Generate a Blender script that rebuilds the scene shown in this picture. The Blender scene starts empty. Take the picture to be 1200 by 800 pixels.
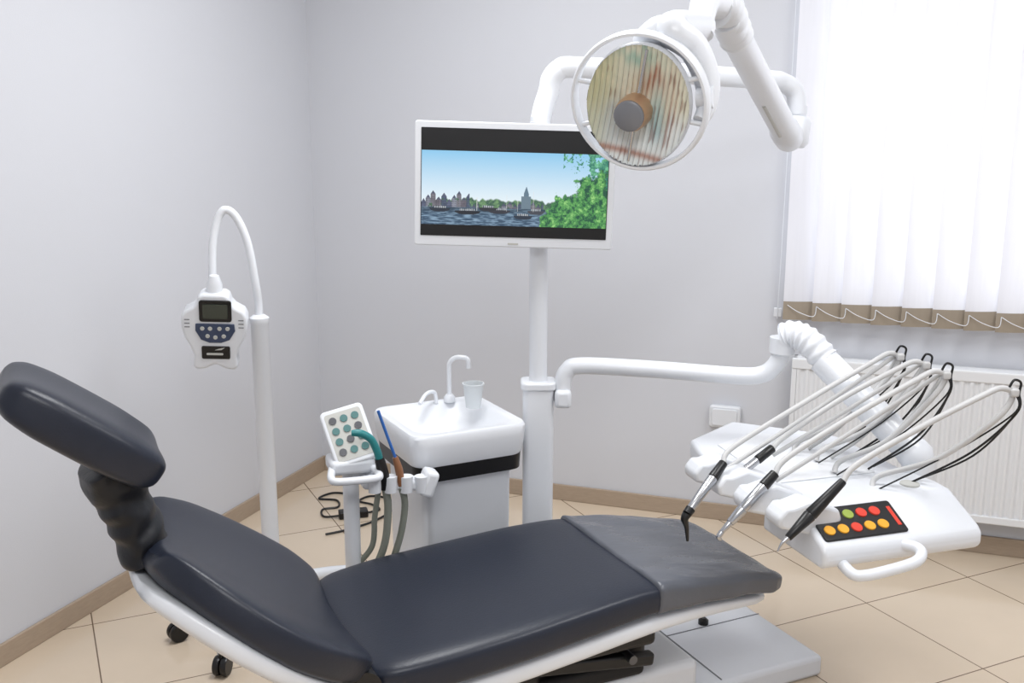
import bpy, bmesh, math, random
from mathutils import Vector, Matrix, noise
random.seed(4)
scene = bpy.context.scene
try:
    scene.view_settings.view_transform = 'Standard'
    scene.view_settings.look = 'None'
except Exception: pass

# ------------------------------------------------------------------ helpers
def lin(c):
    return tuple(((v/255.0)/12.92 if v/255.0 <= 0.04045 else ((v/255.0+0.055)/1.055)**2.4) for v in c)

def mat(name, rgb, rough=0.5, metal=0.0, bump=0.0, bscale=60.0, var=0.0, emit=0.0, coat=0.0, trans=0.0, alpha=1.0, spec=0.5, stretch=None):
    m = bpy.data.materials.new(name); m.use_nodes = True
    nt = m.node_tree; b = nt.nodes['Principled BSDF']
    c = lin(rgb)
    b.inputs['Roughness'].default_value = rough
    b.inputs['Metallic'].default_value = metal
    b.inputs['Coat Weight'].default_value = coat
    b.inputs['Transmission Weight'].default_value = trans
    b.inputs['Specular IOR Level'].default_value = spec
    b.inputs['Alpha'].default_value = alpha
    tc = nt.nodes.new('ShaderNodeTexCoord')
    n = nt.nodes.new('ShaderNodeTexNoise'); n.inputs['Scale'].default_value = bscale; n.inputs['Detail'].default_value = 4
    if stretch:
        mp = nt.nodes.new('ShaderNodeMapping'); mp.inputs['Scale'].default_value = stretch
        nt.links.new(tc.outputs['Object'], mp.inputs[0]); nt.links.new(mp.outputs[0], n.inputs['Vector'])
    else: nt.links.new(tc.outputs['Object'], n.inputs['Vector'])
    mx = nt.nodes.new('ShaderNodeMix'); mx.data_type = 'RGBA'
    mx.inputs[6].default_value = tuple(x*(1-var) for x in c)+(1,)
    mx.inputs[7].default_value = tuple(min(1, x*(1+var)) for x in c)+(1,)
    nt.links.new(n.outputs['Fac'], mx.inputs[0])
    nt.links.new(mx.outputs[2], b.inputs['Base Color'])
    if bump > 0:
        bp = nt.nodes.new('ShaderNodeBump'); bp.inputs['Strength'].default_value = bump; bp.inputs['Distance'].default_value = 0.01
        nt.links.new(n.outputs['Fac'], bp.inputs['Height']); nt.links.new(bp.outputs[0], b.inputs['Normal'])
    if emit > 0:
        nt.links.new(mx.outputs[2], b.inputs['Emission Color']); b.inputs['Emission Strength'].default_value = emit
    return m

def attr_mat(name, rough=0.3, emit=0.0, coat=0.0, metal=0.0):
    m = bpy.data.materials.new(name); m.use_nodes = True
    nt = m.node_tree; b = nt.nodes['Principled BSDF']
    a = nt.nodes.new('ShaderNodeAttribute'); a.attribute_name = 'Col'
    b.inputs['Roughness'].default_value = rough; b.inputs['Coat Weight'].default_value = coat; b.inputs['Metallic'].default_value = metal
    if emit > 0:
        b.inputs['Base Color'].default_value = (0.01, 0.01, 0.01, 1)
        nt.links.new(a.outputs['Color'], b.inputs['Emission Color']); b.inputs['Emission Strength'].default_value = emit
    else:
        nt.links.new(a.outputs['Color'], b.inputs['Base Color'])
    return m

YAW = math.radians(19.8)
# plan grid of the treatment area: the unit is set 19.8 deg to the walls
SITE = Matrix.Translation((2.415, -4.079, 0)) @ Matrix.Rotation(YAW, 4, 'Z')

def group(name, loc=(0, 0, 0), yaw=0.0, room=False):
    e = bpy.data.objects.new(name, None); e.empty_display_size = 0.05
    M = Matrix.Translation(loc) @ Matrix.Rotation(math.radians(yaw), 4, 'Z')
    e.matrix_world = M if room else SITE @ M
    scene.collection.objects.link(e)
    return e

def mkobj(name, verts, faces, m, parent=None, smooth=True, bevel=0.0, sub=0, bseg=3, auto=True):
    me = bpy.data.meshes.new(name); me.from_pydata([tuple(v) for v in verts], [], faces); me.update()
    bm = bmesh.new(); bm.from_mesh(me); bmesh.ops.recalc_face_normals(bm, faces=bm.faces); bm.to_mesh(me); bm.free()
    o = bpy.data.objects.new(name, me); scene.collection.objects.link(o)
    if m: me.materials.append(m)
    if parent: o.parent = parent
    if bevel > 0:
        md = o.modifiers.new('bev', 'BEVEL'); md.width = bevel; md.segments = bseg; md.limit_method = 'ANGLE'; md.angle_limit = math.radians(35)
        md.harden_normals = False
    if sub > 0:
        md = o.modifiers.new('sub', 'SUBSURF'); md.levels = sub; md.render_levels = sub
    if smooth:
        for p in me.polygons: p.use_smooth = True
        if not sub:
            try:
                me.set_sharp_from_angle(angle=math.radians(40))
            except Exception: pass
    return o

def box(name, size, loc, m, parent=None, bevel=0.004, rot=(0, 0, 0), bseg=3):
    sx, sy, sz = [s/2 for s in size]
    M = Matrix.Translation(loc) @ (Matrix.Rotation(math.radians(rot[2]), 4, 'Z') @ Matrix.Rotation(math.radians(rot[1]), 4, 'Y') @ Matrix.Rotation(math.radians(rot[0]), 4, 'X'))
    vs = [M @ Vector((x*sx, y*sy, z*sz)) for x in (-1, 1) for y in (-1, 1) for z in (-1, 1)]
    fs = [(0, 1, 3, 2), (4, 6, 7, 5), (0, 4, 5, 1), (2, 3, 7, 6), (0, 2, 6, 4), (1, 5, 7, 3)]
    return mkobj(name, vs, fs, m, parent, smooth=bevel > 0, bevel=bevel, bseg=bseg)

def catmull(pts, res=8, rad=None):
    P = [Vector(p) for p in pts]
    if len(P) == 2: return P, (rad if rad else None)
    out, ro = [], []
    n = len(P)
    for i in range(n-1):
        p0 = P[max(i-1, 0)]; p1 = P[i]; p2 = P[i+1]; p3 = P[min(i+2, n-1)]
        for k in range(res):
            t = k/res
            out.append(0.5*((2*p1)+(-p0+p2)*t+(2*p0-5*p1+4*p2-p3)*t*t+(-p0+3*p1-3*p2+p3)*t**3))
            if rad: ro.append(rad[i]*(1-t)+rad[i+1]*t)
    out.append(P[-1])
    if rad: ro.append(rad[-1])
    return out, (ro if rad else None)

def tube(name, pts, r, m, parent=None, seg=14, smoothpath=True, res=8, cap=True):
    rad = list(r) if isinstance(r, (list, tuple)) else None
    if smoothpath: P, R = catmull(pts, res, rad)
    else: P, R = [Vector(p) for p in pts], rad
    if R is None: R = [r]*len(P)
    vs, fs = [], []
    T0 = None
    for i in range(len(P)-1):
        if (P[i+1]-P[i]).length > 1e-6: T0 = (P[i+1]-P[i]).normalized(); break
    N = T0.orthogonal().normalized(); Tl = T0.copy()
    for i, p in enumerate(P):
        if i == 0: T = (P[1]-P[0])
        elif i == len(P)-1: T = (P[-1]-P[-2])
        else: T = (P[i+1]-P[i-1])
        if T.length < 1e-6: T = Tl.copy()
        T.normalize(); Tl = T.copy()
        N = (N - T*N.dot(T)).normalized()
        B = T.cross(N)
        for k in range(seg):
            a = 2*math.pi*k/seg
            vs.append(p + (N*math.cos(a)+B*math.sin(a))*R[i])
    for i in range(len(P)-1):
        for k in range(seg):
            a, b = i*seg+k, i*seg+(k+1) % seg
            fs.append((a, b, b+seg, a+seg))
    if cap:
        fs.append(tuple(range(seg))); fs.append(tuple((len(P)-1)*seg+k for k in range(seg)))
    return mkobj(name, vs, fs, m, parent)

def lathe(name, axis0, axis1, prof, m, parent=None, seg=28):
    a = Vector(axis0); b = Vector(axis1)
    pr = []
    last = None
    for t, r in prof:
        if last is not None and abs(t-last) < 1e-4 and r > 0: t = last+2e-4*(1 if t >= last else -1)
        pr.append((t, r)); last = t
    T = (b-a).normalized(); N = T.orthogonal().normalized(); B = T.cross(N)
    vs, fs = [], []
    for t, r in pr:
        r = max(r, 1e-4)
        for k in range(seg):
            g = 2*math.pi*k/seg
            vs.append(a+(b-a)*t+(N*math.cos(g)+B*math.sin(g))*r)
    for i in range(len(pr)-1):
        for k in range(seg):
            q, w_ = i*seg+k, i*seg+(k+1) % seg
            fs.append((q, w_, w_+seg, q+seg))
    fs.append(tuple(range(seg))); fs.append(tuple((len(pr)-1)*seg+k for k in range(seg)))
    return mkobj(name, vs, fs, m, parent)

def ribbed(name, pts, r, m, parent, nrib=7, depth=0.12, res=4):
    P, _ = catmull(pts, max(2, int(nrib*6/(max(1, len(pts)-1)))), None)
    if len(P) == 2:
        a, b = P; P = [a+(b-a)*(i/(nrib*4)) for i in range(nrib*4+1)]
    R = [r*(1 - depth*(0.5-0.5*math.cos(2*math.pi*i/(len(P)-1)*nrib))) for i in range(len(P))]
    return tube(name, P, R, m, parent, seg=24, smoothpath=False)

def prism(name, outline, thick, M, m, parent=None, bevel=0.004, bseg=3):
    n = len(outline)
    vs = [M @ Vector((x, 0, z)) for x, z in outline]+[M @ Vector((x, thick, z)) for x, z in outline]
    fs = [tuple(range(n)), tuple(range(2*n-1, n-1, -1))]
    for i in range(n):
        j = (i+1) % n
        fs.append((i, i+n, j+n, j))
    return mkobj(name, vs, fs, m, parent, bevel=bevel, bseg=bseg)

def slab(name, outline, z0, z1, m, parent=None, bevel=0.006, bseg=3):
    n = len(outline)
    vs = [(x, y, z0) for x, y in outline]+[(x, y, z1) for x, y in outline]
    fs = [tuple(range(n-1, -1, -1)), tuple(range(n, 2*n))]
    for i in range(n):
        j = (i+1) % n
        fs.append((i, j, j+n, i+n))
    return mkobj(name, vs, fs, m, parent, bevel=bevel, bseg=bseg)

def rrect(w, h, r, n=5, cx=0, cy=0):
    out = []
    for (sx, sy, a0) in ((1, 1, 0), (-1, 1, 90), (-1, -1, 180), (1, -1, 270)):
        for k in range(n+1):
            a = math.radians(a0+90*k/n)
            out.append((cx+sx*(w/2-r)+r*math.cos(a), cy+sy*(h/2-r)+r*math.sin(a)))
    return out

def sgnpow(v, e): return math.copysign(abs(v)**e, v)

def pad(name, st, m, parent, nseg=40, e=0.45, sub=1, crown=0.0, shear=0.0, wr=0.0, dish=0.0):
    """st: (x,z,tiltdeg,halfwidth,halfthick)  loft along local X"""
    vs, fs = [], []
    for s in st:
        x, z, tilt, w, h = s[:5]
        a = math.radians(tilt); nx, nz = -math.sin(a), math.cos(a)
        if nz < 0: nx, nz = -nx, -nz
        for k in range(nseg):
            t = 2*math.pi*k/nseg
            yy = w*sgnpow(math.cos(t), e); hh = h*sgnpow(math.sin(t), e)
            if hh > 0: hh -= crown*(1-(yy/w)**2)
            hh += dish*(yy/max(w, .01))**2*min(1, h/.03)
            X = x+nx*hh+shear*yy; Z = z+nz*hh
            if wr:
                d = wr*(noise.noise(Vector((X*9, yy*16, Z*9)))+.5*abs(noise.noise(Vector((X*30+yy*12, yy*18, 0)))))
                Z += d
            vs.append((X, yy, Z))
    n = len(st)
    for i in range(n-1):
        for k in range(nseg):
            a, b = i*nseg+k, i*nseg+(k+1) % nseg
            fs.append((a, b, b+nseg, a+nseg))
    fs.append(tuple(range(nseg))); fs.append(tuple((n-1)*nseg+k for k in range(nseg)))
    return mkobj(name, vs, fs, m, parent, sub=sub)

def densify(st, k):
    out = []
    for i in range(len(st)-1):
        for j in range(k):
            t = j/k; out.append(tuple(a*(1-t)+b*t for a, b in zip(st[i], st[i+1])))
    out.append(st[-1]); return out

def colgrid(name, nx, ny, fpos, fcol, m, parent, keep=None):
    vs = [fpos(i/nx, j/ny) for j in range(ny+1) for i in range(nx+1)]
    fs, cols = [], []
    for j in range(ny):
        for i in range(nx):
            u, v = (i+.5)/nx, (j+.5)/ny
            if keep and not keep(u, v): continue
            a = j*(nx+1)+i
            fs.append((a, a+1, a+nx+2, a+nx+1)); cols.append(fcol(u, v))
    me = bpy.data.meshes.new(name); me.from_pydata([tuple(v) for v in vs], [], fs)
    ca = me.color_attributes.new('Col', 'FLOAT_COLOR', 'CORNER')
    flat = []
    for c in cols:
        for _ in range(4): flat += [c[0], c[1], c[2], 1.0]
    ca.data.foreach_set('color', flat)
    me.materials.append(m)
    o = bpy.data.objects.new(name, me); scene.collection.objects.link(o); o.parent = parent
    return o

# ------------------------------------------------------------------ materials
M_wall = mat('wall_paint', (209, 211, 217), 0.85, bump=0.05, bscale=250, var=0.01)
M_ceil = mat('ceiling_paint', (240, 240, 240), 0.9)
M_white = mat('white_plastic', (227, 230, 235), 0.28, var=0.01, coat=0.1)
M_white2 = mat('white_enamel', (232, 234, 237), 0.35)
M_seamgrey = mat('seam_grey', (120, 122, 126), 0.6)  # plain grey for base seam lines and vent slots
M_leather = mat('navy_leatherette', (32, 37, 50), 0.36, bump=0.06, bscale=180, var=0.05, spec=.42)
M_leather2 = mat('black_leatherette', (20, 22, 28), 0.42, bump=0.15, bscale=40, var=0.05, spec=.35)
M_black = mat('black_plastic', (14, 14, 16), 0.35)
M_rubber = mat('rubber', (24, 24, 26), 0.7)
M_cover = mat('grey_vinyl_cover', (90, 93, 101), 0.26, bump=0.5, bscale=9, var=0.12, stretch=(1.0, 2.5, 1))
M_steel = mat('steel', (190, 192, 196), 0.25, metal=1.0)
M_darksteel = mat('dark_steel', (105, 107, 112), 0.3, metal=0.9)
M_capgrey = mat('cap_grey', (120, 122, 128), 0.35)
M_bronze = mat('bronze_trim', (205, 170, 140), 0.3, metal=0.6)
M_hose = mat('grey_hose', (198, 198, 198), 0.45)
M_hosegreen = mat('greygreen_hose', (138, 142, 132), 0.5)
M_teal = mat('teal_plastic', (35, 125, 128), 0.35)
M_blue = mat('blue_plastic', (45, 100, 175), 0.35)
M_brown = mat('copper_brown', (140, 95, 65), 0.4)
M_navy = mat('navy_panel', (55, 68, 95), 0.35)
M_lcd = mat('lcd_glass', (55, 62, 55), 0.12)
M_yellow = mat('yellow_button', (232, 165, 40), 0.4)
M_red = mat('red_button', (215, 60, 40), 0.4)
M_green = mat('green_button', (150, 170, 70), 0.4)
M_tealbtn = mat('teal_button', (75, 120, 120), 0.45)
M_label = mat('grey_label', (190, 190, 185), 0.5)
M_base = mat('baseboard_tile', (172, 154, 135), 0.5, bump=0.05, bscale=30, var=0.12, stretch=(1, 1, 6))
M_dark = mat('mechanism_black', (16, 16, 18), 0.4)
M_cup = mat('cup_plastic', (225, 230, 233), 0.3, alpha=0.8)

def floor_mat():
    m = bpy.data.materials.new('floor_tiles'); m.use_nodes = True
    nt = m.node_tree; b = nt.nodes['Principled BSDF']
    tc = nt.nodes.new('ShaderNodeTexCoord'); mp = nt.nodes.new('ShaderNodeMapping')
    mp.inputs['Rotation'].default_value = (0, 0, math.radians(-45))
    T = 0.48
    mp.inputs['Location'].default_value = (-1.307+20*T, 2.155+20*T, 0)
    br = nt.nodes.new('ShaderNodeTexBrick'); br.offset = 0; br.squash = 1
    br.inputs['Scale'].default_value = 1; br.inputs['Brick Width'].default_value = T; br.inputs['Row Height'].default_value = T
    br.inputs['Mortar Size'].default_value = 0.0022; br.inputs['Mortar Smooth'].default_value = 0.1
    br.inputs['Color1'].default_value = lin((220, 202, 179))+(1,); br.inputs['Color2'].default_value = lin((224, 207, 185))+(1,)
    br.inputs['Mortar'].default_value = lin((120, 100, 82))+(1,)
    nt.links.new(tc.outputs['Object'], mp.inputs[0]); nt.links.new(mp.outputs[0], br.inputs['Vector'])
    ns = nt.nodes.new('ShaderNodeTexNoise'); ns.inputs['Scale'].default_value = 5; ns.inputs['Detail'].default_value = 6
    nt.links.new(tc.outputs['Object'], ns.inputs['Vector'])
    mx = nt.nodes.new('ShaderNodeMix'); mx.data_type = 'RGBA'; mx.blend_type = 'MULTIPLY'; mx.inputs[0].default_value = 0.1
    nt.links.new(br.outputs['Color'], mx.inputs[6]); nt.links.new(ns.outputs['Fac'], mx.inputs[7])
    nt.links.new(mx.outputs[2], b.inputs['Base Color'])
    b.inputs['Roughness'].default_value = 0.11
    return m
M_floor = floor_mat()

def blind_mat(name, rgb, tr):
    m = bpy.data.materials.new(name); m.use_nodes = True
    nt = m.node_tree; b = nt.nodes['Principled BSDF']; out = nt.nodes['Material Output']
    tc = nt.nodes.new('ShaderNodeTexCoord'); w = nt.nodes.new('ShaderNodeTexNoise'); w.inputs['Scale'].default_value = 90
    mp = nt.nodes.new('ShaderNodeMapping'); mp.inputs['Scale'].default_value = (1, 1, 0.05)
    nt.links.new(tc.outputs['Object'], mp.inputs[0]); nt.links.new(mp.outputs[0], w.inputs[0])
    mx = nt.nodes.new('ShaderNodeMix'); mx.data_type = 'RGBA'
    c = lin(rgb); mx.inputs[6].default_value = tuple(x*.93 for x in c)+(1,); mx.inputs[7].default_value = c+(1,)
    nt.links.new(w.outputs['Fac'], mx.inputs[0])
    nt.links.new(mx.outputs[2], b.inputs['Base Color']); b.inputs['Roughness'].default_value = 0.9
    t = nt.nodes.new('ShaderNodeBsdfTranslucent'); nt.links.new(mx.outputs[2], t.inputs[0])
    ms = nt.nodes.new('ShaderNodeMixShader'); ms.inputs[0].default_value = tr
    nt.links.new(b.outputs[0], ms.inputs[1]); nt.links.new(t.outputs[0], ms.inputs[2]); nt.links.new(ms.outputs[0], out.inputs[0])
    return m
M_slat = blind_mat('blind_fabric', (240, 240, 245), 0.30)
M_slatend = blind_mat('weight_pocket_painted_shade', (168, 156, 140), 0.08)  # weight pockets; tan paints in the missing backlight where the sill wall is behind

# ------------------------------------------------------------------ room
XR, YF, HC = 4.4, -5.4, 2.75
WX0, WX1, WZ0, WZ1 = 2.11, 3.9, 0.90, 2.4
box('floor', (XR+0.2, -YF+0.2, 0.1), (XR/2, YF/2, -0.05), M_floor, bevel=0)
box('ceiling', (XR+0.2, -YF+0.2, 0.1), (XR/2, YF/2, HC+0.05), M_ceil, bevel=0)
box('wall_left', (0.1, -YF, HC), (-0.05, YF/2, HC/2), M_wall, bevel=0)
box('wall_right', (0.1, -YF, HC), (XR+0.05, YF/2, HC/2), M_wall, bevel=0)
box('wall_front', (XR+0.2, 0.1, HC), (XR/2, YF-0.05, HC/2), M_wall, bevel=0)
def back_wall():
    xs = [-0.1, WX0, WX1, XR+0.1]; zs = [0, WZ0, WZ1, HC]
    vs, fs = [], []
    for y in (0, 0.25):
        for z in zs:
            for x in xs: vs.append((x, y, z))
    for L in (0, 16):
        for j in range(3):
            for i in range(3):
                if i == 1 and j == 1: continue
                a = L+j*4+i; fs.append((a, a+1, a+5, a+4))
    def q(a, b): fs.append((a, b, b+16, a+16))
    for a, b in ((5, 6), (6, 10), (10, 9), (9, 5), (0, 1), (1, 2), (2, 3), (3, 7), (7, 11), (11, 15), (15, 14), (14, 13), (13, 12), (12, 8), (8, 4), (4, 0)): q(a, b)
    return mkobj('wall_back', vs, fs, M_wall, smooth=False)
back_wall()
box('baseboard_back', (XR, 0.012, 0.07), (XR/2, -0.006, 0.035), M_base, bevel=0.003)
box('baseboard_left', (0.012, -YF-0.012, 0.07), (0.006, YF/2-0.006, 0.035), M_base, bevel=0.003)
win = group('window_1', (0, 0, 0), 0, room=True)
for nm, sz, lc in (('frame_bottom', (WX1-WX0, .06, .06), ((WX0+WX1)/2, .12, WZ0+.03)), ('frame_top', (WX1-WX0, .06, .06), ((WX0+WX1)/2, .12, WZ1-.03)),
                   ('frame_l', (.06, .06, WZ1-WZ0), (WX0+.03, .12, (WZ0+WZ1)/2)), ('frame_r', (.06, .06, WZ1-WZ0), (WX1-.03, .12, (WZ0+WZ1)/2)),
                   ('mullion', (.07, .06, WZ1-WZ0), ((WX0+WX1)/2, .12, (WZ0+WZ1)/2))):
    box(nm, sz, lc, M_white, win, bevel=0.004)
# blinds
bl = group('vertical_blinds', (0, 0, 0), 0, room=True)
vs, fs, vs2, fs2 = [], [], [], []
x = 2.135; SP = 0.106; k = 0
while x < 4.05:
    ang = math.radians(17+3*math.sin(k*2.3)); hw = 0.0635
    dx, dy = hw*math.cos(ang), hw*math.sin(ang)
    n = 6
    for (V, F, z0, z1, off) in ((vs, fs, 0.9, 2.5, 0), (vs2, fs2, 0.868, 0.938, 0.0015)):
        for sgn in ((0,) if off == 0 else (-1, 1)):
            b0 = len(V)
            for i in range(n+1):
                t = -1+2*i/n; yy = -0.055+dy*t-0.009*(1-t*t)+sgn*off*1.5
                V.append((x+dx*t, yy, z0)); V.append((x+dx*t, yy, z1))
            for i in range(n): F.append((b0+2*i, b0+2*i+2, b0+2*i+3, b0+2*i+1))
    tube('bead_chain_%d' % k, [(x-.045, -0.080, .925), (x, -0.085, .90), (x+SP*.5, -0.087, .888), (x+SP-.045, -0.080, .925)], 0.0016, M_white, bl, seg=6, res=5)
    x += SP; k += 1
mkobj('slats', vs, fs, M_slat, bl); mkobj('bottom_weights', vs2, fs2, M_slatend, bl)
box('headrail', (2.0, .05, .04), (3.08, -.055, 2.52), M_white, bl)
tube('pull_cord', [(2.058, -.03, 2.5), (2.055, -.03, 1.5), (2.05, -.03, .86)], 0.0018, M_white, bl, seg=6)
box('cord_weight', (.03, .012, .035), (2.05, -.022, .885), M_white, bl, bevel=.003)
for i in range(2): box('headrail_bracket_%d' % i, (.03, .055, .03), (2.3+i*1.5, -.0275, 2.53), M_steel, bl)
# radiator
rd = group('radiator', (0, 0, 0), 0, room=True)
RX0, RX1, RZ0, RZ1 = 2.12, 3.3, 0.15, 0.725
vs, fs = [], []
prof = []
xx = RX0+.02; i = 0
while xx < RX1-.02:
    ph = (i % 4); prof.append((xx, -.095 if ph in (0, 1) else -.088)); xx += 0.0085; i += 1
for (a, b) in prof: vs.append((a, b, RZ0+.02)); vs.append((a, b, RZ1-.03))
for i in range(len(prof)-1): fs.append((2*i, 2*i+2, 2*i+3, 2*i+1))
mkobj('front_panel', vs, fs, M_white2, rd, smooth=False)
box('top_grille', (RX1-RX0, .075, .02), ((RX0+RX1)/2, -.06, RZ1-.01), M_white2, rd, bevel=.004)
box('face_top', (RX1-RX0, .012, .04), ((RX0+RX1)/2, -.092, RZ1-.022), M_white2, rd, bevel=.004)
box('face_bottom', (RX1-RX0, .012, .03), ((RX0+RX1)/2, -.092, RZ0+.015), M_white2, rd, bevel=.004)
box('side_left', (.02, .07, RZ1-RZ0), (RX0+.01, -.06, (RZ0+RZ1)/2), M_white2, rd, bevel=.004)
box('side_right', (.02, .07, RZ1-RZ0), (RX1-.01, -.06, (RZ0+RZ1)/2), M_white2, rd, bevel=.004)
box('back_panel', (RX1-RX0, .01, RZ1-RZ0), ((RX0+RX1)/2, -.035, (RZ0+RZ1)/2), M_white2, rd, bevel=0)
for i in range(2): box('wall_bracket_%d' % i, (.04, .035, .3), (RX0+.15+i*.85, -.018, .45), M_white2, rd, bevel=.002)
tube('pipe', [(RX1-.05, -.06, RZ0+.01), (RX1-.05, -.06, .0)], .01, M_white2, rd, smoothpath=False)
so = group('wall_socket', (0, 0, 0), 0, room=True)
prism('plate', rrect(.125, .09, .012, 4, 1.865, .445), .03, Matrix.Translation((0, -.03, 0)), M_white, so, bevel=.006)
prism('cover_flap', rrect(.10, .07, .01, 4, 1.865, .445), .006, Matrix.Translation((0, -.036, 0)), M_white, so, bevel=.003)

# ------------------------------------------------------------------ dental chair
ch = group('dental_chair', (.177, 2.547, 0), 25)
st = [(-.675, .395, 6, .17, .012), (-.67, .396, 6, .21, .03), (-.65, .399, 6, .25, .044), (-.60, .405, 5, .283, .051), (-.47, .416, 5, .297, .053),
      (-.3, .428, 5, .296, .052), (-.1, .446, 4, .285, .050), (.03, .454, 0, .272, .047), (.12, .452, -4, .262, .043),
      (.2, .446, -7, .255, .038), (.35, .426, -10, .24, .033), (.46, .406, -11, .225, .03), (.49, .400, -11, .21, .022), (.5, .398, -11, .19, .01)]
pad('seat_cushion', densify(st, 2), M_leather, ch, crown=0.008, e=0.42)
st = [(.075, .455, -2, .272, .050), (.12, .453, -4, .266, .047), (.2, .447, -7, .260, .042), (.28, .437, -9, .252, .040), (.35, .427, -10, .245, .038), (.42, .414, -11, .237, .036), (.47, .405, -11, .23, .034), (.5, .399, -11, .215, .026), (.512, .396, -11, .19, .010)]
pad('leg_cover', densify(st, 4), M_cover, ch, crown=0.008, e=0.4, wr=.007, nseg=72)
st = [(-.66, .325, 4, .2, .02), (-.62, .327, 4, .26, .032), (-.45, .342, 5, .285, .038), (-.1, .372, 4, .272, .036), (.1, .388, -2, .255, .03), (.3, .378, -9, .23, .025), (.45, .355, -11, .205, .02), (.49, .349, -11, .18, .01)]
pad('seat_shell', st, M_white, ch, e=.5)
BA = 37
def back(s, off):
    a = math.radians(BA)
    return (-.685-s*math.cos(a)+off*math.sin(a), .42+s*math.sin(a)+off*math.cos(a))
def bst(lst, off0):
    o = []
    for (s, off, w, h) in lst:
        x, z = back(s, off+off0); o.append((x, z, -BA, w, h))
    return o
pad('backrest_cushion', densify(bst([(-.025, .0, .2, .01), (-.018, 0, .24, .03), (.005, 0, .275, .046), (.07, .0, .318, .053), (.17, -.004, .342, .053), (.27, -.003, .328, .050), (.37, 0, .285, .047), (.45, 0, .222, .042), (.485, 0, .18, .03), (.497, 0, .155, .01)], 0.0), 2), M_leather, ch, crown=.0, e=.45, dish=.035)
pad('backrest_shell', bst([(-.02, 0, .2, .01), (0, 0, .27, .03), (.09, 0, .318, .032), (.22, 0, .335, .032), (.35, 0, .29, .03), (.45, 0, .22, .025), (.49, 0, .17, .01)], -.058), M_white, ch, e=.5, dish=.03)
for sgn in (-1, 1):
    lathe('hinge_%s' % ('near' if sgn < 0 else 'far'), (-.675, sgn*.19, .405), (-.675, sgn*.272, .405), [(0, .01), (0.001, .044), (1, .044), (1.01, .001)], M_black, ch)
def hd(s, off):
    a = math.radians(37)
    return (-1.055-s*math.cos(a)+off*math.sin(a), .905+s*math.sin(a)+off*math.cos(a))
o = []
for (s, w, h) in ((-.026, .09, .01), (-.019, .115, .034), (.005, .133, .050), (.08, .146, .056), (.16, .146, .056), (.24, .142, .055), (.295, .13, .048), (.32, .11, .034), (.328, .09, .01)):
    x, z = hd(s, 0); o.append((x, z, -37, w, h))
pad('headrest_pad', densify(o, 2), M_leather, ch, crown=.012, e=.5)
P = [(-1.070, .695), (-1.085, .75), (-1.10, .80), (-1.12, .85), (-1.135, .92)]
vs, fs = [], []; ns = 36; NL = 48
for i in range(NL+1):
    t = i/NL; k = min(int(t*4), 3); f = t*4-k
    x = P[k][0]*(1-f)+P[k+1][0]*f; z = P[k][1]*(1-f)+P[k+1][1]*f
    for k in range(ns):
        a = 2*math.pi*k/ns
        # soft drawn-in boot: a waist with a few slack creases, not rings
        crease = noise.noise(Vector((math.cos(a)*1.1, math.sin(a)*1.1, t*6.5)))
        w = .074+.018*abs(2*t-1)**1.6+.014*t; h = .048+.010*abs(2*t-1)**1.6+.012*t
        r = 1+.15*crease
        vs.append((x+h*math.cos(a)*r*.9, w*math.sin(a)*r, z+h*math.cos(a)*.45*r))
for i in range(NL):
    for k in range(ns):
        a, b = i*ns+k, i*ns+(k+1) % ns; fs.append((a, b, b+ns, a+ns))
fs.append(tuple(range(ns))); fs.append(tuple(NL*ns+k for k in range(ns)))
mkobj('headrest_neck_boot', vs, fs, M_leather2, ch, sub=1)
box('lift_mechanism', (.46, .26, .12), (-.08, 0.02, .25), M_dark, ch, bevel=.02)
box('lift_cover', (.34, .40, .045), (-.05, 0, .322), M_dark, ch, bevel=.015)
for i in range(2):
    box('lift_rail_%d' % i, (.42, .03, .035), (-.07, -.15+i*.30, .265), M_dark, ch, bevel=.008, rot=(0, 8, 0))
    lathe('lift_pin_%d' % i, (.06, -.185+i*.30, .262), (.06, -.12+i*.30, .262), [(0, .012), (1, .012)], M_darksteel, ch)
box('lift_cylinder_guard', (.30, .05, .05), (-.02, -.11, .205), M_rubber, ch, bevel=.015)
box('base_riser', (.55, .42, .12), (.03, .08, .12), M_white, ch, bevel=.02)
box('base_plate', (1.20, .47, .065), (.175, .14, .0325), M_white, ch, bevel=.014)
box('base_seam', (.004, .44, .002), (.42, .14, .0655), M_seamgrey, ch, bevel=0)
box('base_seam_long', (.35, .003, .002), (.595, .2, .0655), M_seamgrey, ch, bevel=0)
lathe('base_button', (.57, .22, .06), (.57, .22, .085), [(0, .016), (.7, .016), (1, .008), (1, .001)], M_black, ch)

# ------------------------------------------------------------------ monitor
mo = group('monitor', (.007, 2.93, 1.43), 0)
R = Matrix.Rotation(math.radians(1.6), 4, 'Y')
W, Hh = .56, .345
prism('bezel', rrect(W, Hh, .008), .03, R @ Matrix.Translation((0, -.015, 0)), M_white, mo, bevel=.003)
prism('back_shell', rrect(W*.8, Hh*.75, .03), .02, R @ Matrix.Translation((0, .014, 0)), M_white, mo, bevel=.006)
prism('screen_glass', rrect(W-.036, Hh-.046, .002), .002, R @ Matrix.Translation((0, -.0165, .005)), M_black, mo, bevel=0)
box('mount_arm', (.06, .025, .08), (.07, .033, -.02), M_white, mo)
prism('logo', rrect(.03, .005, .001), .0005, R @ Matrix.Translation((0, -.0158, -.163)), M_label, mo, bevel=0)
M_scr = attr_mat('screen_picture', emit=1.0)
L_ = lambda c: Vector(lin(c))
def sm(a, b, x):
    t = max(0, min(1, (x-a)/(b-a))); return t*t*(3-2*t)
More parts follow.
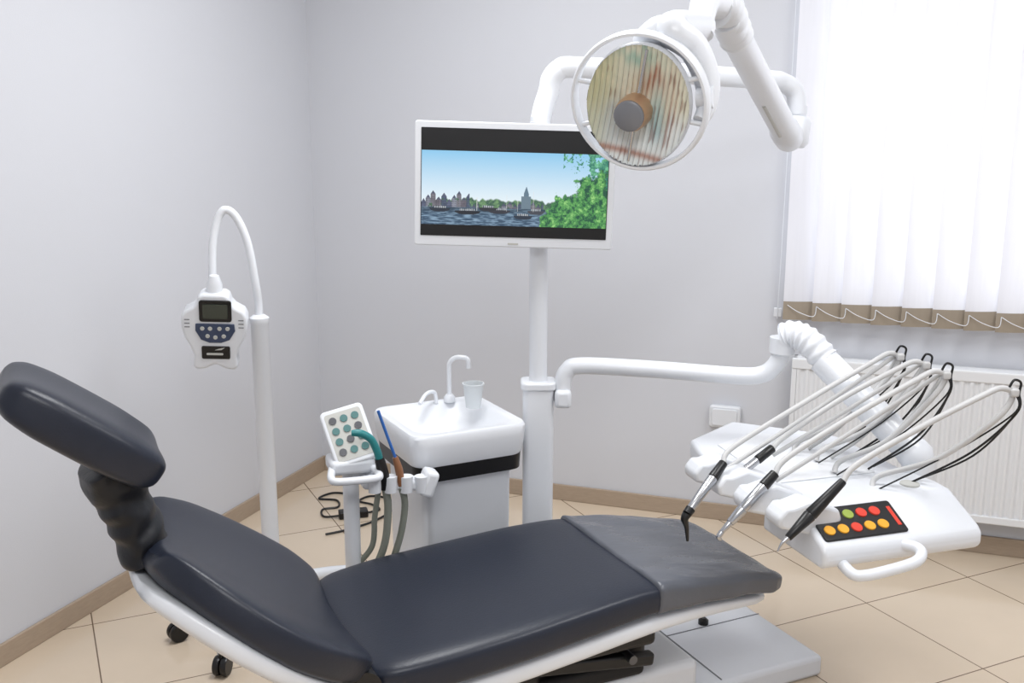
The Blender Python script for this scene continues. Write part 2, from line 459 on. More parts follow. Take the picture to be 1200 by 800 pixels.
def scol(u, v):
    AS = 2.6
    N = lambda s, c=0: noise.noise(Vector((u*AS*s, v*s, c)))
    c = L_((226, 239, 246)).lerp(L_((140, 200, 236)), max(0, min(1, (v-.35)/.65)))
    hor = .24
    leaf = N(11, 3)*.55+N(24, 5)*.45+N(52, 7)*.35+N(100, 9)*.25
    hb = hor+.11+.05*noise.noise(Vector((u*14, 0, 2)))+.04*noise.noise(Vector((u*50, 0, 7)))
    if u > .1:
        k = sm(hb+.014, hb-.014, v)
        if k > 0:
            t = L_((58, 92, 78)).lerp(L_((118, 158, 108)), sm(-.35, .45, leaf)); c = c.lerp(t, k)
    if u < .66:
        wv = noise.noise(Vector((u*9, 0, 3)))*.012
        bw = .027; idx = int((u+wv)/bw); fr = ((u+wv)/bw) % 1
        bh = hor+(.05+.05*((idx*37) % 5)/4)*(1.0 if u > .26 else 2.2)
        gable = bh-.05*abs(fr-.5)*2
        if v < gable and not (.31 < u < .42):
            wall = [(92, 100, 126), (112, 108, 120), (134, 138, 152), (78, 90, 114), (120, 118, 128)][(idx*7) % 5]
            c2 = L_(wall)
            if .15 < (fr*3) % 1 < .55 and (v*34) % 1 > .45: c2 = c2*.45
            if v > bh-.045: c2 = L_((80, 86, 108))
            if fr < .08: c2 = c2*.6
            c2 = c2*(1+.5*leaf)
            if leaf > .38 and v < hor+.12: c2 = L_((70, 105, 80))
            c = c2
    sp = .014*(1-max(0, (v-.44))*9)
    if abs(u-.565) < sp and v < .54: c = L_((98, 122, 140))
    if abs(u-.565) < .026 and v < .41: c = L_((108, 128, 142))
    if v < hor:
        k = noise.noise(Vector((u*22, v*60, 1)))+.5*noise.noise(Vector((u*60, v*160, 4)))
        c = L_((52, 78, 102)).lerp(L_((132, 160, 184)), sm(-.35, .6, k))
        c = c.lerp(L_((40, 56, 66)), .55*sm(.12, .24, v))
    for bx, by, bl_, col in ((.10, .21, .11, (36, 44, 58)), (.25, .18, .14, (26, 32, 42)), (.42, .20, .12, (50, 52, 62)), (.55, .13, .10, (36, 48, 64)), (.62, .20, .09, (66, 70, 80)), (.36, .23, .10, (44, 48, 56))):
        ex = abs(u-bx)/(bl_/2)
        if ex < 1 and by-.035*(1-ex**4) < v < by+.014: c = L_(col)
        if ex < .6 and by+.014 <= v < by+.042+.01*leaf: c = L_((176, 182, 188)) if (u*90) % 1 > .4 else L_((60, 70, 84))
    for mu, mh in ((.46, .42), (.605, .48), (.52, .36), (.30, .38)):
        if abs(u-mu) < .0013 and .2 < v < mh: c = c.lerp(L_((225, 225, 225)), .7)
    e = u-.70
    edge = .26+e*2.3+.25*N(4, 9)+.14*N(12, 2)-v
    if u > .64 and edge+.13*leaf > 0:
        t = L_((28, 82, 62)).lerp(L_((84, 156, 84)), sm(-.35, .15, leaf)).lerp(L_((158, 214, 130)), sm(.10, .65, leaf))
        c = c.lerp(t, sm(-.0, .05, edge+.13*leaf))
    if u > .76:
        k2 = N(9, 4)+.6*N(26, 6)+.4*N(60, 2)+(u-.88)*2+(v-.84)*2.2
        if k2 > 0: c = c.lerp(L_((45, 120, 104)).lerp(L_((120, 196, 150)), sm(-.3, .5, leaf)), sm(0, .12, k2))
    return c
PW, PH = W-.04, .205
colgrid('screen_image', 520, 200, lambda u, v: R @ Vector(((u-.5)*PW, -.0178, -.010+(v-.5)*PH)), scol, M_scr, mo)

# ------------------------------------------------------------------ operating light
ol = group('dental_operating_light', (0, 0, 0), 0)
tube('side_pipe', [(.079, 3.0, 1.595), (.088, 3.01, 1.64), (.104, 3.02, 1.69), (.112, 3.02, 1.725), (.135, 3.02, 1.75), (.175, 3.03, 1.757), (.4, 3.13, 1.75), (.78, 3.31, 1.735), (.85, 3.345, 1.728), (.895, 3.36, 1.70), (.905, 3.36, 1.65), (.905, 3.36, 1.60)], .03, M_white, ol, seg=20)
lathe('elbow_collar', (.905, 3.36, 1.655), (.905, 3.36, 1.63), [(0, .033), (1, .033)], M_white, ol)
lathe('arm_joint', (.902, 3.355, 1.62), (.89, 3.345, 1.53), [(0, .02), (0, .042), (.15, .05), (.85, .05), (1, .04), (1, .001)], M_white, ol)
A = Vector((.872, 3.31, 1.555)); B = Vector((.49, 2.47, 1.84))
lathe('spring_arm', A, B, [(0, .02), (.001, .044), (.04, .046), (.10, .046), (.11, .04), (.85, .036), (.87, .04), (.93, .04), (1, .036)], M_white, ol)
dirA = (B-A).normalized()
side = dirA.cross(Vector((0, 0, 1))).normalized(); dn = side.cross(dirA)
if dn.z > 0: dn = -dn
tube('spring_cover_strip', [A.lerp(B, .16)+dn*.038, A.lerp(B, .45)+dn*.036], .006, M_label, ol, smoothpath=False)
ribbed('bellows_joint', [A.lerp(B, .88), B+Vector((-.01, -.03, .02)), B+Vector((-.04, -.07, .01))], .043, M_white, ol, nrib=7)
tube('head_stem', [(.46, 2.40, 1.86), (.42, 2.33, 1.86), (.40, 2.27, 1.82), (.395, 2.24, 1.78)], [.034, .033, .028, .026], M_white, ol)
HC0 = Vector((.255, 2.12, 1.643))
nrm = Vector((-.42, -.86, -.28)).normalized()
upv = (Vector((0, 0, 1))-nrm*nrm.z).normalized()
rt = nrm.cross(upv) * -1
def hp(a, b, c): return HC0+rt*a+upv*b+nrm*c
tl_ = math.radians(-14)
def hq(a, b, c):
    return hp(a*math.cos(tl_)+b*math.sin(tl_)*-1, a*math.sin(tl_)+b*math.cos(tl_)-.006, c)
vs, fs = [], []
NU = 72; prof2 = [(.141, .014), (.145, .008), (.145, -.010), (.141, -.016), (.135, -.012), (.134, .006), (.136, .014)]
for i in range(NU):
    a = 2*math.pi*i/NU
    for (r, c) in prof2: vs.append(hp(r*math.cos(a), r*.97*math.sin(a), c))
n2 = len(prof2)
for i in range(NU):
    for k in range(n2):
        j = (i+1) % NU; l = (k+1) % n2
        fs.append((i*n2+k, j*n2+k, j*n2+l, i*n2+l))
mkobj('handle_ring', vs, fs, M_white, ol)
vs, fs = [], []
dish = [(.118, .016), (.122, .006), (.118, -.01), (.10, -.05), (.06, -.075), (.0005, -.08)]
for i in range(NU):
    a = 2*math.pi*i/NU
    for (r, c) in dish: vs.append(hq(r*math.cos(a)*.90, r*math.sin(a)*1.04, c))
n2 = len(dish)
for i in range(NU):
    for k in range(n2-1):
        j = (i+1) % NU; fs.append((i*n2+k, j*n2+k, j*n2+k+1, i*n2+k+1))
mkobj('reflector_housing', vs, fs, M_white, ol)
M_lens = attr_mat('faceted_painted_reflections', rough=.12, coat=.5, metal=.0)
def lens_reflect_col(u, v):  # reflector tint per rib, with coloured reflections painted into the vertex colours
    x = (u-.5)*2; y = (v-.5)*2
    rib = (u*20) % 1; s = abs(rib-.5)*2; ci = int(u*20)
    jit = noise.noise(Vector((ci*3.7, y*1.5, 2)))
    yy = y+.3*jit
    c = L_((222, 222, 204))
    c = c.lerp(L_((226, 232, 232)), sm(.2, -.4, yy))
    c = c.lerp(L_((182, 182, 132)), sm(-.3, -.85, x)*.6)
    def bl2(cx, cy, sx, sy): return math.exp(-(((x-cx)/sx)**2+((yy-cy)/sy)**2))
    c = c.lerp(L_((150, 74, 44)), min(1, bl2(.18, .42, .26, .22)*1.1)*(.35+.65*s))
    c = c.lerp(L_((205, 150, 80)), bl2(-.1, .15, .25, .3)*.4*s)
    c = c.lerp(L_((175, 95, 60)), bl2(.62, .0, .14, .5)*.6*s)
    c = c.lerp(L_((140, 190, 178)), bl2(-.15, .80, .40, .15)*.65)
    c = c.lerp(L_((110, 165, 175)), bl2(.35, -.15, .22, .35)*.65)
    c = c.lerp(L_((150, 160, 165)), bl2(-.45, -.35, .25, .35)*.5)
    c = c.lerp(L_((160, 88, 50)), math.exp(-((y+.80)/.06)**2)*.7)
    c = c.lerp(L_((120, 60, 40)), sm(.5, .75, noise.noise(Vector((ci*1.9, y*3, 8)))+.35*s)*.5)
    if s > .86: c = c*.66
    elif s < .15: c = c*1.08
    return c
colgrid('reflector_lens', 260, 110, lambda u, v: hq((u-.5)*2*.107, (v-.5)*2*.123, .012+.008*abs(((u*20) % 1)-.5)-.018*(1-((u-.5)**2+(v-.5)**2)*4)), lens_reflect_col, M_lens, ol, keep=lambda u, v: (u-.5)**2+(v-.5)**2 < .25)
lathe('lamp_cap_rim', hp(-.01, -.018, -.01), hp(-.01, -.018, .036), [(0, .036), (.8, .035), (1, .032), (1, .001)], M_bronze, ol)
lathe('lamp_cap', hp(-.01, -.018, .03), hp(-.01, -.018, .045), [(0, .031), (.8, .031), (1, .027), (1, .001)], M_capgrey, ol)
for sgn in (-1, 1):
    tube('lamp_strut_%s' % ('upper' if sgn > 0 else 'lower'), [hq(0, sgn*.115, .014), hq(0, sgn*.03, .02)], .003, M_steel, ol, smoothpath=False)
for k, a in enumerate((20, 160, 200, 340)):
    a = math.radians(a); tube('ring_spoke_%d' % k, [hp(.105*math.cos(a), .118*math.sin(a), 0), hp(.139*math.cos(a), .136*math.sin(a), 0)], .005, M_white, ol, smoothpath=False)
tube('yoke', [(.40, 2.26, 1.80), hp(.06, .13, -.05), hp(.10, .09, -.055), hp(.125, .03, -.05), hp(.128, -.02, -.03), hp(.12, -.04, -.005)], [.03, .034, .03, .026, .02, .014], M_white, ol)
tube('yoke_top', [(.40, 2.26, 1.80), hp(.03, .12, -.06), hp(-.01, .10, -.055)], [.03, .035, .02], M_white, ol)
lathe('pivot_knob', hp(.112, .0, -.03), hp(.145, .0, -.03), [(0, .022), (1, .022), (1, .001)], M_white, ol)

# ------------------------------------------------------------------ cuspidor
cu = group('dental_cuspidor', (-.19, 2.955, 0), 27)
def ring(w, d, r, z, n=6, cx=0, cy=0): return [(x, y, z) for x, y in rrect(w, d, r, n, cx, cy)]
def loftrings(name, rings, m, parent, capb=True, capt=False, sub=0):
    vs, fs = [], []; n = len(rings[0])
    for r in rings: vs += r
    for i in range(len(rings)-1):
        for k in range(n):
            a, b = i*n+k, i*n+(k+1) % n; fs.append((a, b, b+n, a+n))
    if capb: fs.append(tuple(range(n)))
    if capt: fs.append(tuple((len(rings)-1)*n+k for k in range(n)))
    return mkobj(name, vs, fs, m, parent, sub=sub)
rs = [ring(.335, .335, .045, .655), ring(.35, .35, .045, .67), ring(.36, .36, .045, .72), ring(.362, .362, .045, .745), ring(.352, .352, .043, .753), ring(.31, .31, .06, .753), ring(.29, .29, .08, .746),
      ring(.25, .25, .10, .715), ring(.17, .17, .07, .682), ring(.06, .06, .028, .672)]
loftrings('basin', rs, M_white, cu, capb=True, capt=True)
loftrings('black_band', [ring(.335, .335, .04, .615), ring(.34, .34, .04, .66)], M_black, cu, capt=True)
loftrings('cabinet', [ring(.27, .29, .03, 0.0), ring(.28, .30, .03, .60), ring(.31, .32, .035, .617)], M_white, cu, capt=True)
lathe('drain', (0, 0, .67), (0, 0, .678), [(0, .02), (1, .02), (1, .001)], M_steel, cu)
tube('cup_filler_spout', [(.07, .15, .75), (.07, .15, .85), (.072, .148, .875), (.085, .14, .89), (.105, .128, .892), (.12, .12, .885), (.122, .118, .858)], .0075, M_white, cu, seg=12)
lathe('spout_collar', (.07, .15, .75), (.07, .15, .775), [(0, .018), (.6, .018), (1, .01)], M_white, cu)
tube('bowl_rinse_spout', [(.025, .15, .75), (.02, .15, .785), (-.015, .13, .79), (-.05, .10, .77)], .006, M_white, cu, seg=12)
cp = group('plastic_cup', (-.118, 3.045, .7535), 0)
lathe('cup_wall', (0, 0, 0), (0, 0, .075), [(0, .001), (0.001, .023), (.93, .031), (.95, .034), (1, .034), (1.001, .03), (.9, .029), (.05, .02), (.049, .001)], M_cup, cp)

# ------------------------------------------------------------------ assistant console
ac = group('dental_assistant_console', (-.440, 2.675, -.02), 20)
lathe('post', (0, 0, 0.02), (0, 0, .70), [(0, .05), (.02, .05), (.03, .022), (1, .022)], M_white, ac)
KM = Matrix.Translation((0.0, .0, .80)) @ Matrix.Rotation(math.radians(-12), 4, 'Y') @ Matrix.Rotation(math.radians(-38), 4, 'X')
prism('keypad_housing', rrect(.12, .165, .014), .022, KM @ Matrix.Translation((0, 0, 0)), M_white, ac, bevel=.005)
prism('keypad_face', rrect(.10, .14, .008), .001, KM @ Matrix.Translation((0, -.001, 0)), M_label, ac, bevel=0)
for i in range(3):
    for j in range(4):
        c = KM @ Vector((-.031+i*.031, -.001, .048-j*.031)); d = KM @ Vector((-.031+i*.031, -.004, .048-j*.031))
        lathe('key_%d%d' % (i, j), c, d, [(0, .0105), (1, .0105), (1, .001)], M_tealbtn if (i+j) % 3 else M_darksteel, ac, seg=14)
box('console_body', (.12, .10, .04), (.0, .0, .72), M_white, ac, bevel=.012)
tube('grab_handle', [(-.055, -.03, .715), (-.067, -.09, .71), (-.05, -.112, .708), (.04, -.112, .706), (.06, -.09, .708), (.05, -.03, .715)], .0105, M_white, ac)
box('instrument_holder', (.20, .055, .03), (.118, -.05, .665), M_white, ac, bevel=.01, rot=(0, 8, 0))
for i in range(4): lathe('holder_cup_%d' % i, (.050+i*.043, -.075, .655-i*.005), (.050+i*.043, -.075, .70-i*.005), [(0, .017), (1, .019), (1, .015)], M_white, ac)
box('holder_block', (.04, .06, .075), (.200, -.062, .66), M_white, ac, bevel=.012, rot=(0, 20, 0))
box('holder_arm', (.09, .03, .04), (.04, -.01, .69), M_white, ac, bevel=.008)
tube('suction_tip', [(-.008, -.075, .825), (.015, -.078, .823), (.042, -.08, .805), (.058, -.08, .77), (.064, -.078, .745)], [.008, .0105, .0105, .0105, .0105], M_teal, ac)
tube('suction_handle', [(.064, -.078, .75), (.074, -.075, .70), (.079, -.07, .66)], [.013, .016, .013], M_black, ac)
tube('saliva_ejector', [(.068, -.06, .875), (.088, -.065, .81), (.11, -.072, .74)], .0042, M_blue, ac)
tube('ejector_handle', [(.108, -.072, .745), (.117, -.075, .71), (.123, -.075, .665)], [.008, .011, .01], M_brown, ac)
tube('hose_1', [(.08, -.07, .66), (.088, -.06, .6), (.08, -.05, .5), (.055, -.03, .42), (.025, -.012, .37), (.005, .0, .34)], .0105, M_hosegreen, ac)
tube('hose_2', [(.123, -.075, .66), (.135, -.06, .6), (.12, -.05, .5), (.08, -.03, .38), (.035, -.012, .32), (.005, .0, .29)], .0095, M_hosegreen, ac)
tube('hose_3', [(.06, -.07, .65), (.055, -.04, .57), (.05, -.02, .48), (.01, .0, .42)], .008, M_hosegreen, ac)

# ------------------------------------------------------------------ whitening lamp
wl = group('teeth_whitening_lamp', (-.80, 3.21, 0), 0)
lathe('pole', (0, 0, .07), (0, 0, 1.01), [(0, .028), (.97, .028), (.975, .031), (.99, .031), (1, .018)], M_white, wl)
lathe('hub', (0, 0, .05), (0, 0, .13), [(0, .05), (.5, .05), (1, .03)], M_white, wl)
for k, a in enumerate((219, 262, 318, 30, 120)):
    a = math.radians(a); c, s = math.cos(a), math.sin(a); L = .36
    if k == 0: L = .33
    if k == 1: L = .42
    tube('leg_%d' % k, [(.03*c, .03*s, .095), (.2*c, .2*s, .09), (L*c, L*s, .07)], [.026, .021, .015], M_white, wl)
    lathe('caster_stem_%d' % k, (L*c, L*s, .04), (L*c, L*s, .075), [(0, .009), (1, .009)], M_black, wl)
    for q in (-1, 1):
        px, py = L*c-s*.012*q, L*s+c*.012*q
        lathe('caster_%d_%s' % (k, 'a' if q < 0 else 'b'), (px+s*.009, py-c*.009, .03), (px-s*.009, py+c*.009, .03), [(0, .001), (0.001, .028), (.2, .03), (.8, .03), (1, .028), (1, .001)], M_black, wl)
tube('gooseneck', [(0, 0, 1.0), (0, 0, 1.05), (-.004, -.01, 1.116), (-.02, -.015, 1.238), (-.05, -.02, 1.318), (-.082, -.03, 1.342), (-.106, -.035, 1.305), (-.121, -.045, 1.229), (-.124, -.06, 1.10)], .0125, M_white, wl, seg=18)
HM = Matrix.Translation((-.112, -.11, .985)) @ Matrix.Rotation(math.radians(8), 4, 'Z') @ Matrix.Rotation(math.radians(12), 4, 'X') @ Matrix.Rotation(math.radians(3), 4, 'Y')
outl = [(-.045, .105), (-.05, .085), (-.062, .07), (-.088, .055), (-.098, .035), (-.098, .0), (-.090, -.03), (-.074, -.06), (-.064, -.09), (-.068, -.13), (-.054, -.14), (-.03, -.135), (0, -.12), (.03, -.135), (.054, -.14), (.068, -.13), (.064, -.09), (.074, -.06), (.090, -.03), (.098, .0), (.098, .035), (.088, .055), (.062, .07), (.05, .085), (.045, .105), (.03, .112), (-.03, .112)]
prism('lamp_head', outl, .065, HM, M_white, wl, bevel=.012, bseg=4)
lathe('neck_collar', HM @ Vector((0, .035, .09)), HM @ Vector((0, .04, .16)), [(0, .024), (.6, .024), (1, .014)], M_white, wl)
prism('lcd_bezel', rrect(.096, .07, .008, 4, .005, .06), .006, HM @ Matrix.Translation((0, -.005, 0)), M_black, wl, bevel=.002)
prism('lcd_screen', rrect(.074, .046, .003, 4, .005, .06), .003, HM @ Matrix.Translation((0, -.008, 0)), M_lcd, wl, bevel=0)
prism('keypad_panel', [(-.055, .018), (.06, .018), (.062, -.005), (.045, -.035), (.02, -.045), (-.015, -.045), (-.04, -.035), (-.056, -.005)], .005, HM @ Matrix.Translation((0, -.004, 0)), M_navy, wl, bevel=.002)
for i, (a, b) in enumerate(((-.035, .003), (-.012, .003), (.016, .003), (.04, .003), (-.02, -.022), (.003, -.026), (.028, -.022))):
    lathe('pad_key_%d' % i, HM @ Vector((a, -.003, b)), HM @ Vector((a, -.007, b)), [(0, .007), (1, .006), (1, .001)], M_label, wl, seg=12)
prism('name_label', rrect(.085, .042, .005, 4, .003, -.078), .005, HM @ Matrix.Translation((0, -.004, 0)), M_black, wl, bevel=.001)
prism('label_script', rrect(.05, .007, .003, 4, .0, -.082), .001, HM @ Matrix.Translation((0, -.0052, 0)), M_label, wl, bevel=0)
prism('label_swoosh', [(-.0, -.069), (.012, -.064), (.03, -.060), (.02, -.068)], .001, HM @ Matrix.Translation((0, -.0052, 0)), M_label, wl, bevel=0)
for q in (-1, 1):
    for j in range(3):
        prism('vent_%s%d' % ('l' if q < 0 else 'r', j), rrect(.016, .003, .001, 2, q*.08, .03-j*.012), .002, HM @ Matrix.Translation((0, -.001, 0)), M_seamgrey, wl, bevel=0)

# ------------------------------------------------------------------ unit column
po = group('dental_unit_column', (.078, 3.0, 0), 0)
slab('column', rrect(.092, .085, .02, 5), 0.03, .835, M_white, po, bevel=.006)
slab('column_cap', rrect(.105, .095, .022, 5), .825, .85, M_white, po, bevel=.006)
slab('foot', rrect(.13, .16, .03, 5, .03, 0), 0, .04, M_white, po, bevel=.01)
lathe('pole', (0, 0, .84), (0, 0, 1.62), [(0, .027), (1, .027)], M_white, po)

# ------------------------------------------------------------------ delivery unit
du = group('dental_instrument_delivery_unit', (.72, 2.25, .6), 0)
DG = Matrix.Translation((-.72, -2.25, -.6))
_mk = mkobj
def mkobj(name, verts, faces, m, parent=None, **kw):
    if parent is du: verts = [DG @ Vector(v) for v in verts]
    return _mk(name, verts, faces, m, parent, **kw)
tube('lower_arm', [(.150, 2.99, .79), (.152, 2.99, .84), (.165, 2.99, .88), (.21, 2.985, .897), (.42, 2.95, .894), (.65, 2.91, .885), (.72, 2.895, .892), (.755, 2.885, .92), (.77, 2.88, .96), (.772, 2.88, .985)], .0255, M_white, du, seg=20)
box('arm_clamp', (.05, .07, .055), (.1515, 2.985, .80), M_white, du, bevel=.012)
lathe('elbow_swivel', (.772, 2.88, .955), (.774, 2.88, 1.01), [(0, .03), (.1, .036), (.9, .038), (1, .02)], M_white, du)
C = Vector((.84, 2.83, .985)); D = Vector((1.10, 2.66, .715))
ribbed('elbow_bellows', [(.775, 2.88, 1.005), (.80, 2.865, 1.015), (.835, 2.84, 1.0), (.875, 2.81, .955)], .042, M_white, du, nrib=8)
lathe('parallel_arm', C.lerp(D, .1), D, [(0, .03), (0.001, .04), (.03, .041), (.9, .043), (.92, .046), (1, .046), (1.06, .03), (1.08, .001)], M_white, du)
lathe('tray_pivot', (1.10, 2.66, .62), (1.10, 2.66, .715), [(0, .04), (.5, .044), (1, .044), (1, .001)], M_white, du)
TM = Matrix.Translation((.72, 2.25, 0)) @ Matrix.Rotation(math.radians(17), 4, 'Z')
def tp(x, y, z): return TM @ Vector((x, y, z))
def tslab(name, outl, z0, z1, m, bevel=.01, tilt=None):
    n = len(outl)
    f = tilt or (lambda x, y, z: z)
    vs = [tp(x, y, z0) for x, y in outl]+[tp(x, y, f(x, y, z1)) for x, y in outl]
    fs = [tuple(range(n-1, -1, -1)), tuple(range(n, 2*n))]
    for i in range(n):
        j = (i+1) % n; fs.append((i, j, j+n, i+n))
    return mkobj(name, vs, fs, m, du, bevel=bevel, bseg=4)
prof = [(.0, .580), (-.014, .595), (-.014, .625), (.0, .640), (.11, .695), (.16, .698), (.26, .690), (.26, .580)]
vs = [tp(xx, y, z) for xx in (0.0, .445) for y, z in prof]; n = len(prof)
fs = [tuple(range(n)), tuple(range(2*n-1, n-1, -1))]+[(i, (i+1) % n, (i+1) % n+n, i+n) for i in range(n)]
mkobj('tray_front_body', vs, fs, M_white, du, bevel=.016, bseg=4)
tslab('tray_table', [(0, .18), (.455, .18), (.465, .62), (.40, .70), (.235, .86), (.02, .72), (-.03, .5)], .625, .682, M_white, bevel=.014)
tslab('tray_table_mat', [(.05, .3), (.36, .3), (.38, .58), (.24, .72), (.07, .64)], .682, .686, M_white2, bevel=.003)
sl = math.degrees(math.atan2(.055, .11))
PM = TM @ Matrix.Translation((.130, .0, .6415)) @ Matrix.Rotation(math.radians(-(90-sl)), 4, 'X')
def panelpt(x, y, o): return PM @ Vector((x, -o, y))
prism('control_pad', rrect(.23, .10, .008, 4, 0, .056), .006, PM @ Matrix.Translation((0, -.004, 0)), M_black, du, bevel=.002)
order = [[M_yellow, M_yellow, M_red, M_yellow, M_yellow], [M_red, M_yellow, M_green, M_red, M_red]]
for j in range(2):
    for i in range(5):
        lathe('pad_button_%d%d' % (j, i), panelpt(-.09+i*.037, .035+j*.042, .003), panelpt(-.09+i*.037, .035+j*.042, .007), [(0, .0145), (1, .0135), (1, .001)], order[j][i], du, seg=16)
prism('pad_logo', rrect(.010, .06, .001, 2, .101, .056), .001, PM @ Matrix.Translation((0, -.0048, 0)), M_red, du, bevel=0)
lathe('round_badge', tp(.36, .16, .697), tp(.36, .16, .701), [(0, .025), (1, .024), (1, .001)], M_label, du)
tube('tray_handle', [tp(.205, .02, .615), tp(.235, -.03, .62), tp(.235, -.055, .612), tp(.205, -.068, .60), tp(.13, -.068, .589), (tp(.075, -.063, .583)), tp(.055, -.045, .583), tp(.055, .01, .595)], .0135, M_white, du)
for i, (yy, dx) in enumerate(((.05, .0), (.17, -.02), (.29, -.03), (.40, -.04))):
    prism('instrument_rest_%d' % i, [(-.085, -.005), (-.08, -.03), (.02, -.06), (.09, -.03), (.08, .0), (.0, .03), (-.045, .018), (-.065, .02)], .07, TM @ Matrix.Translation((dx, yy, .70)), M_white, du, bevel=.009)

def handpiece(tag, pts, rads, mats):
    for i in range(len(pts)-1):
        lathe('%s_part_%d' % (tag, i), pts[i], pts[i+1], [(0, rads[i][0]*.9), (.03, rads[i][0]), (.97, rads[i][1]), (1, rads[i][1]*.9)], mats[i], du, seg=18)
V = Vector
a0, a1 = V((.546, 2.54, .745)), V((.440, 2.45, .640))
handpiece('air_syringe', [a0, a0.lerp(a1, .3), a0.lerp(a1, .9), a1], [(.012, .014), (.014, .011), (.013, .012)], [M_black, M_steel, M_black])
tube('air_syringe_nose', [a1, a1+V((-.006, -.004, -.012)), a1+V((.0, -.002, -.035)), a1+V((.004, 0, -.072))], [.012, .010, .006, .0035], M_black, du)
b0, b1 = V((.686, 2.60, .765)), V((.560, 2.54, .690))
handpiece('turbine', [b0, b0.lerp(b1, .35), b1], [(.012, .0125), (.011, .009)], [M_black, M_steel])
c0, c1 = V((.643, 2.40, .765)), V((.505, 2.335, .640))
handpiece('micromotor', [c0, c0.lerp(c1, .22), c0.lerp(c1, .62), c0.lerp(c1, .85), c1], [(.0125, .014), (.013, .0125), (.0135, .010), (.008, .006)], [M_black, M_steel, M_steel, M_steel])
tube('micromotor_nose', [c1, c1+V((-.008, -.004, -.012)), c1+V((-.002, 0, -.02))], [.007, .0065, .004], M_steel, du)
d0, d1 = V((.77, 2.28, .788)), V((.635, 2.23, .668))
handpiece('scaler', [d0, d0.lerp(d1, .6), d1], [(.010, .0155), (.0155, .009)], [M_black, M_black])
tube('scaler_tip', [d1, d1+V((-.015, -.005, -.012)), d1+V((-.024, -.008, -.03))], [.006, .0035, .0015], M_steel, du)
tops = [V((1.061, 2.75, .975)), V((1.092, 2.65, .975)), V((1.083, 2.50, .985)), V((1.181, 2.35, .98))]
tails = [a0, b0, c0, d0]
dirs = [(a0-a1).normalized(), (b0-b1).normalized(), (c0-c1).normalized(), (d0-d1).normalized()]
bases = [V((.80, 2.80, .69)), V((.84, 2.72, .69)), V((.86, 2.62, .69)), V((.92, 2.50, .69))]
for i in range(4):
    tl, tpz, bs = tails[i], tops[i], bases[i]
    q = tl.lerp(tpz, .45)+V((0, 0, .035)); q2 = tl.lerp(tpz, .8)+V((0, 0, .035))
    tube('instrument_hose_%d' % i, [tl, tl+dirs[i]*.05+V((0, 0, .005)), q, q2, tpz+V((-.03, 0, .012)), tpz+V((.0, .005, -.008)), tpz+V((-.035, .01, -.07)), bs.lerp(tpz, .5)+V((.0, .01, -.045)), bs+V((.02, .01, .03)), bs], .0072, M_hose, du, seg=12)
    rb = bs+V((.10, .03, 0))
    tube('whip_rod_%d' % i, [rb, rb.lerp(tpz, .5)+V((.035, .0, -.03)), tpz+V((.01, 0, -.05)), tpz+V((.012, 0, .0)), tpz+V((.014, 0, .025)), tpz+V((-.002, 0, .032)), tpz+V((-.012, 0, .015))], .003, M_black, du, seg=8)
    tube('whip_rod_b_%d' % i, [rb+V((.02, .02, 0)), rb.lerp(tpz, .5)+V((.05, .02, -.045)), tpz+V((.015, .01, -.05)), tpz+V((.01, .01, -.005))], .0026, M_black, du, seg=8)
    tube('whip_rod_c_%d' % i, [bs+V((.0, -.02, 0)), bs.lerp(tpz, .5)+V((.03, -.01, -.02)), tpz+V((.0, -.006, -.05)), tpz+V((.008, -.006, -.005))], .0022, M_black, du, seg=8)
    box('hose_clip_%d' % i, (.02, .02, .02), tpz+V((0, 0, .002)), M_hose, du, bevel=.005)
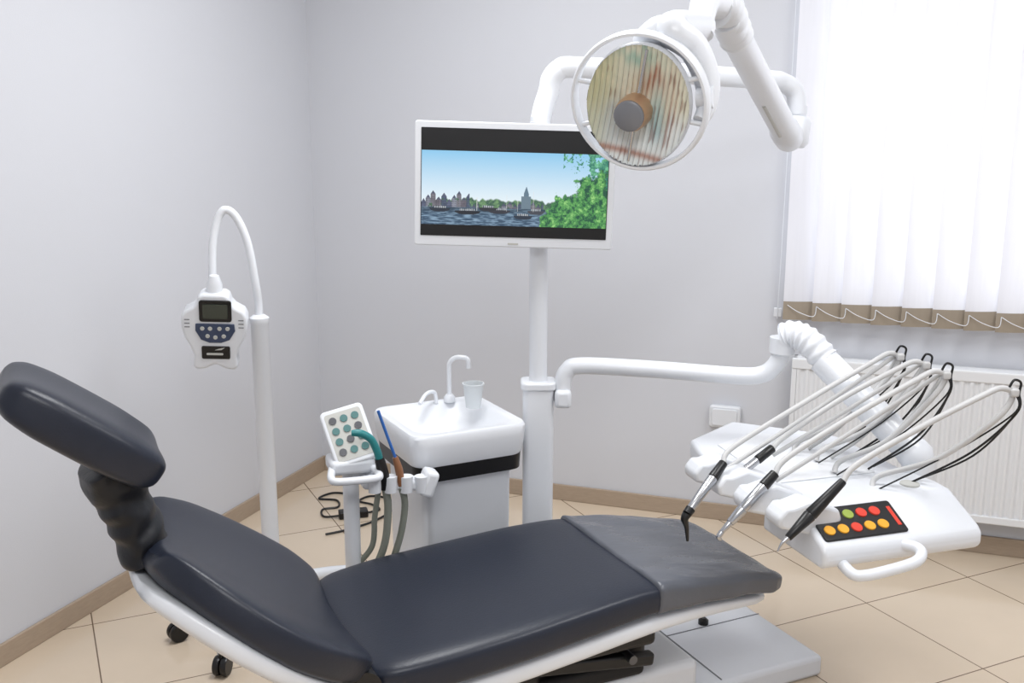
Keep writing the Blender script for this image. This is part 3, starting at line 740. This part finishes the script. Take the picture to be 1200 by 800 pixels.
for i in range(3):
    bs = bases[i]; tpz = tops[i]
    tube('return_hose_%d' % i, [tails[i]+V((.01, .03, -.03)), tails[i].lerp(tpz, .4)+V((.02, .03, -.01)), tails[i].lerp(tpz, .8)+V((.02, .03, .005)), tpz+V((-.005, .02, .0)), tpz+V((-.02, .02, -.04)), bs.lerp(tpz, .4)+V((.03, .02, -.03)), bs+V((.05, .03, 0))], .006, M_hose, du, seg=10)

# ------------------------------------------------------------------ cables on floor
pc = group('power_adapter', (-.64, 4.2, 0), 0)
box('brick', (.12, .05, .03), (-.02, -.15, .0165), M_black, pc, bevel=.005, rot=(0, 0, 15))
tube('cable', [(.03, -.135, .012), (.08, -.08, .006), (.04, -.02, .006), (-.02, .02, .006), (.02, .08, .006), (.1, .05, .006), (.14, -.06, .006), (.08, -.2, .006), (-.02, -.3, .006), (-.1, -.35, .006)], .0045, M_black, pc, seg=8)
tube('cable_loop', [(-.07, -.165, .012), (-.14, -.16, .006), (-.16, -.08, .006), (-.1, -.05, .006), (-.12, .03, .006), (-.2, .05, .006), (-.15, .12, .006), (-.06, .1, .006)], .0045, M_black, pc, seg=8)

# ------------------------------------------------------------------ lights
w = bpy.data.worlds.new('World'); scene.world = w; w.use_nodes = True
bg = w.node_tree.nodes['Background']; bg.inputs[0].default_value = (0.93, 0.96, 1.0, 1); bg.inputs[1].default_value = 2.6
def area(name, loc, size, power, col=(1, 1, 1), rot=(0, 0, 0), sy=None):
    L = bpy.data.lights.new(name, 'AREA'); L.energy = power; L.size = size; L.color = col
    if sy: L.shape = 'RECTANGLE'; L.size_y = sy
    o = bpy.data.objects.new(name, L); o.location = loc; o.rotation_euler = rot; scene.collection.objects.link(o); return o
area('ceiling_light', (1.3, -1.5, 2.7), .6, 33, (.98, .99, 1), sy=1.2)
area('ceiling_light', (3.1, -1.7, 2.7), .6, 26, (.98, .99, 1), sy=1.2)
area('ceiling_light', (2.3, -4.0, 2.7), 1.2, 40, (.98, .99, 1), sy=1.2)

# ------------------------------------------------------------------ camera
cd = bpy.data.cameras.new('camera'); cam = bpy.data.objects.new('camera', cd); scene.collection.objects.link(cam)
cd.sensor_width = 36; cd.lens = 36*1209/1200; cd.clip_start = .05
cam.location = (2.415, -4.079, 1.6)
cam.rotation_euler = (math.radians(90)-math.atan(255/1209), 0, YAW)
scene.camera = cam
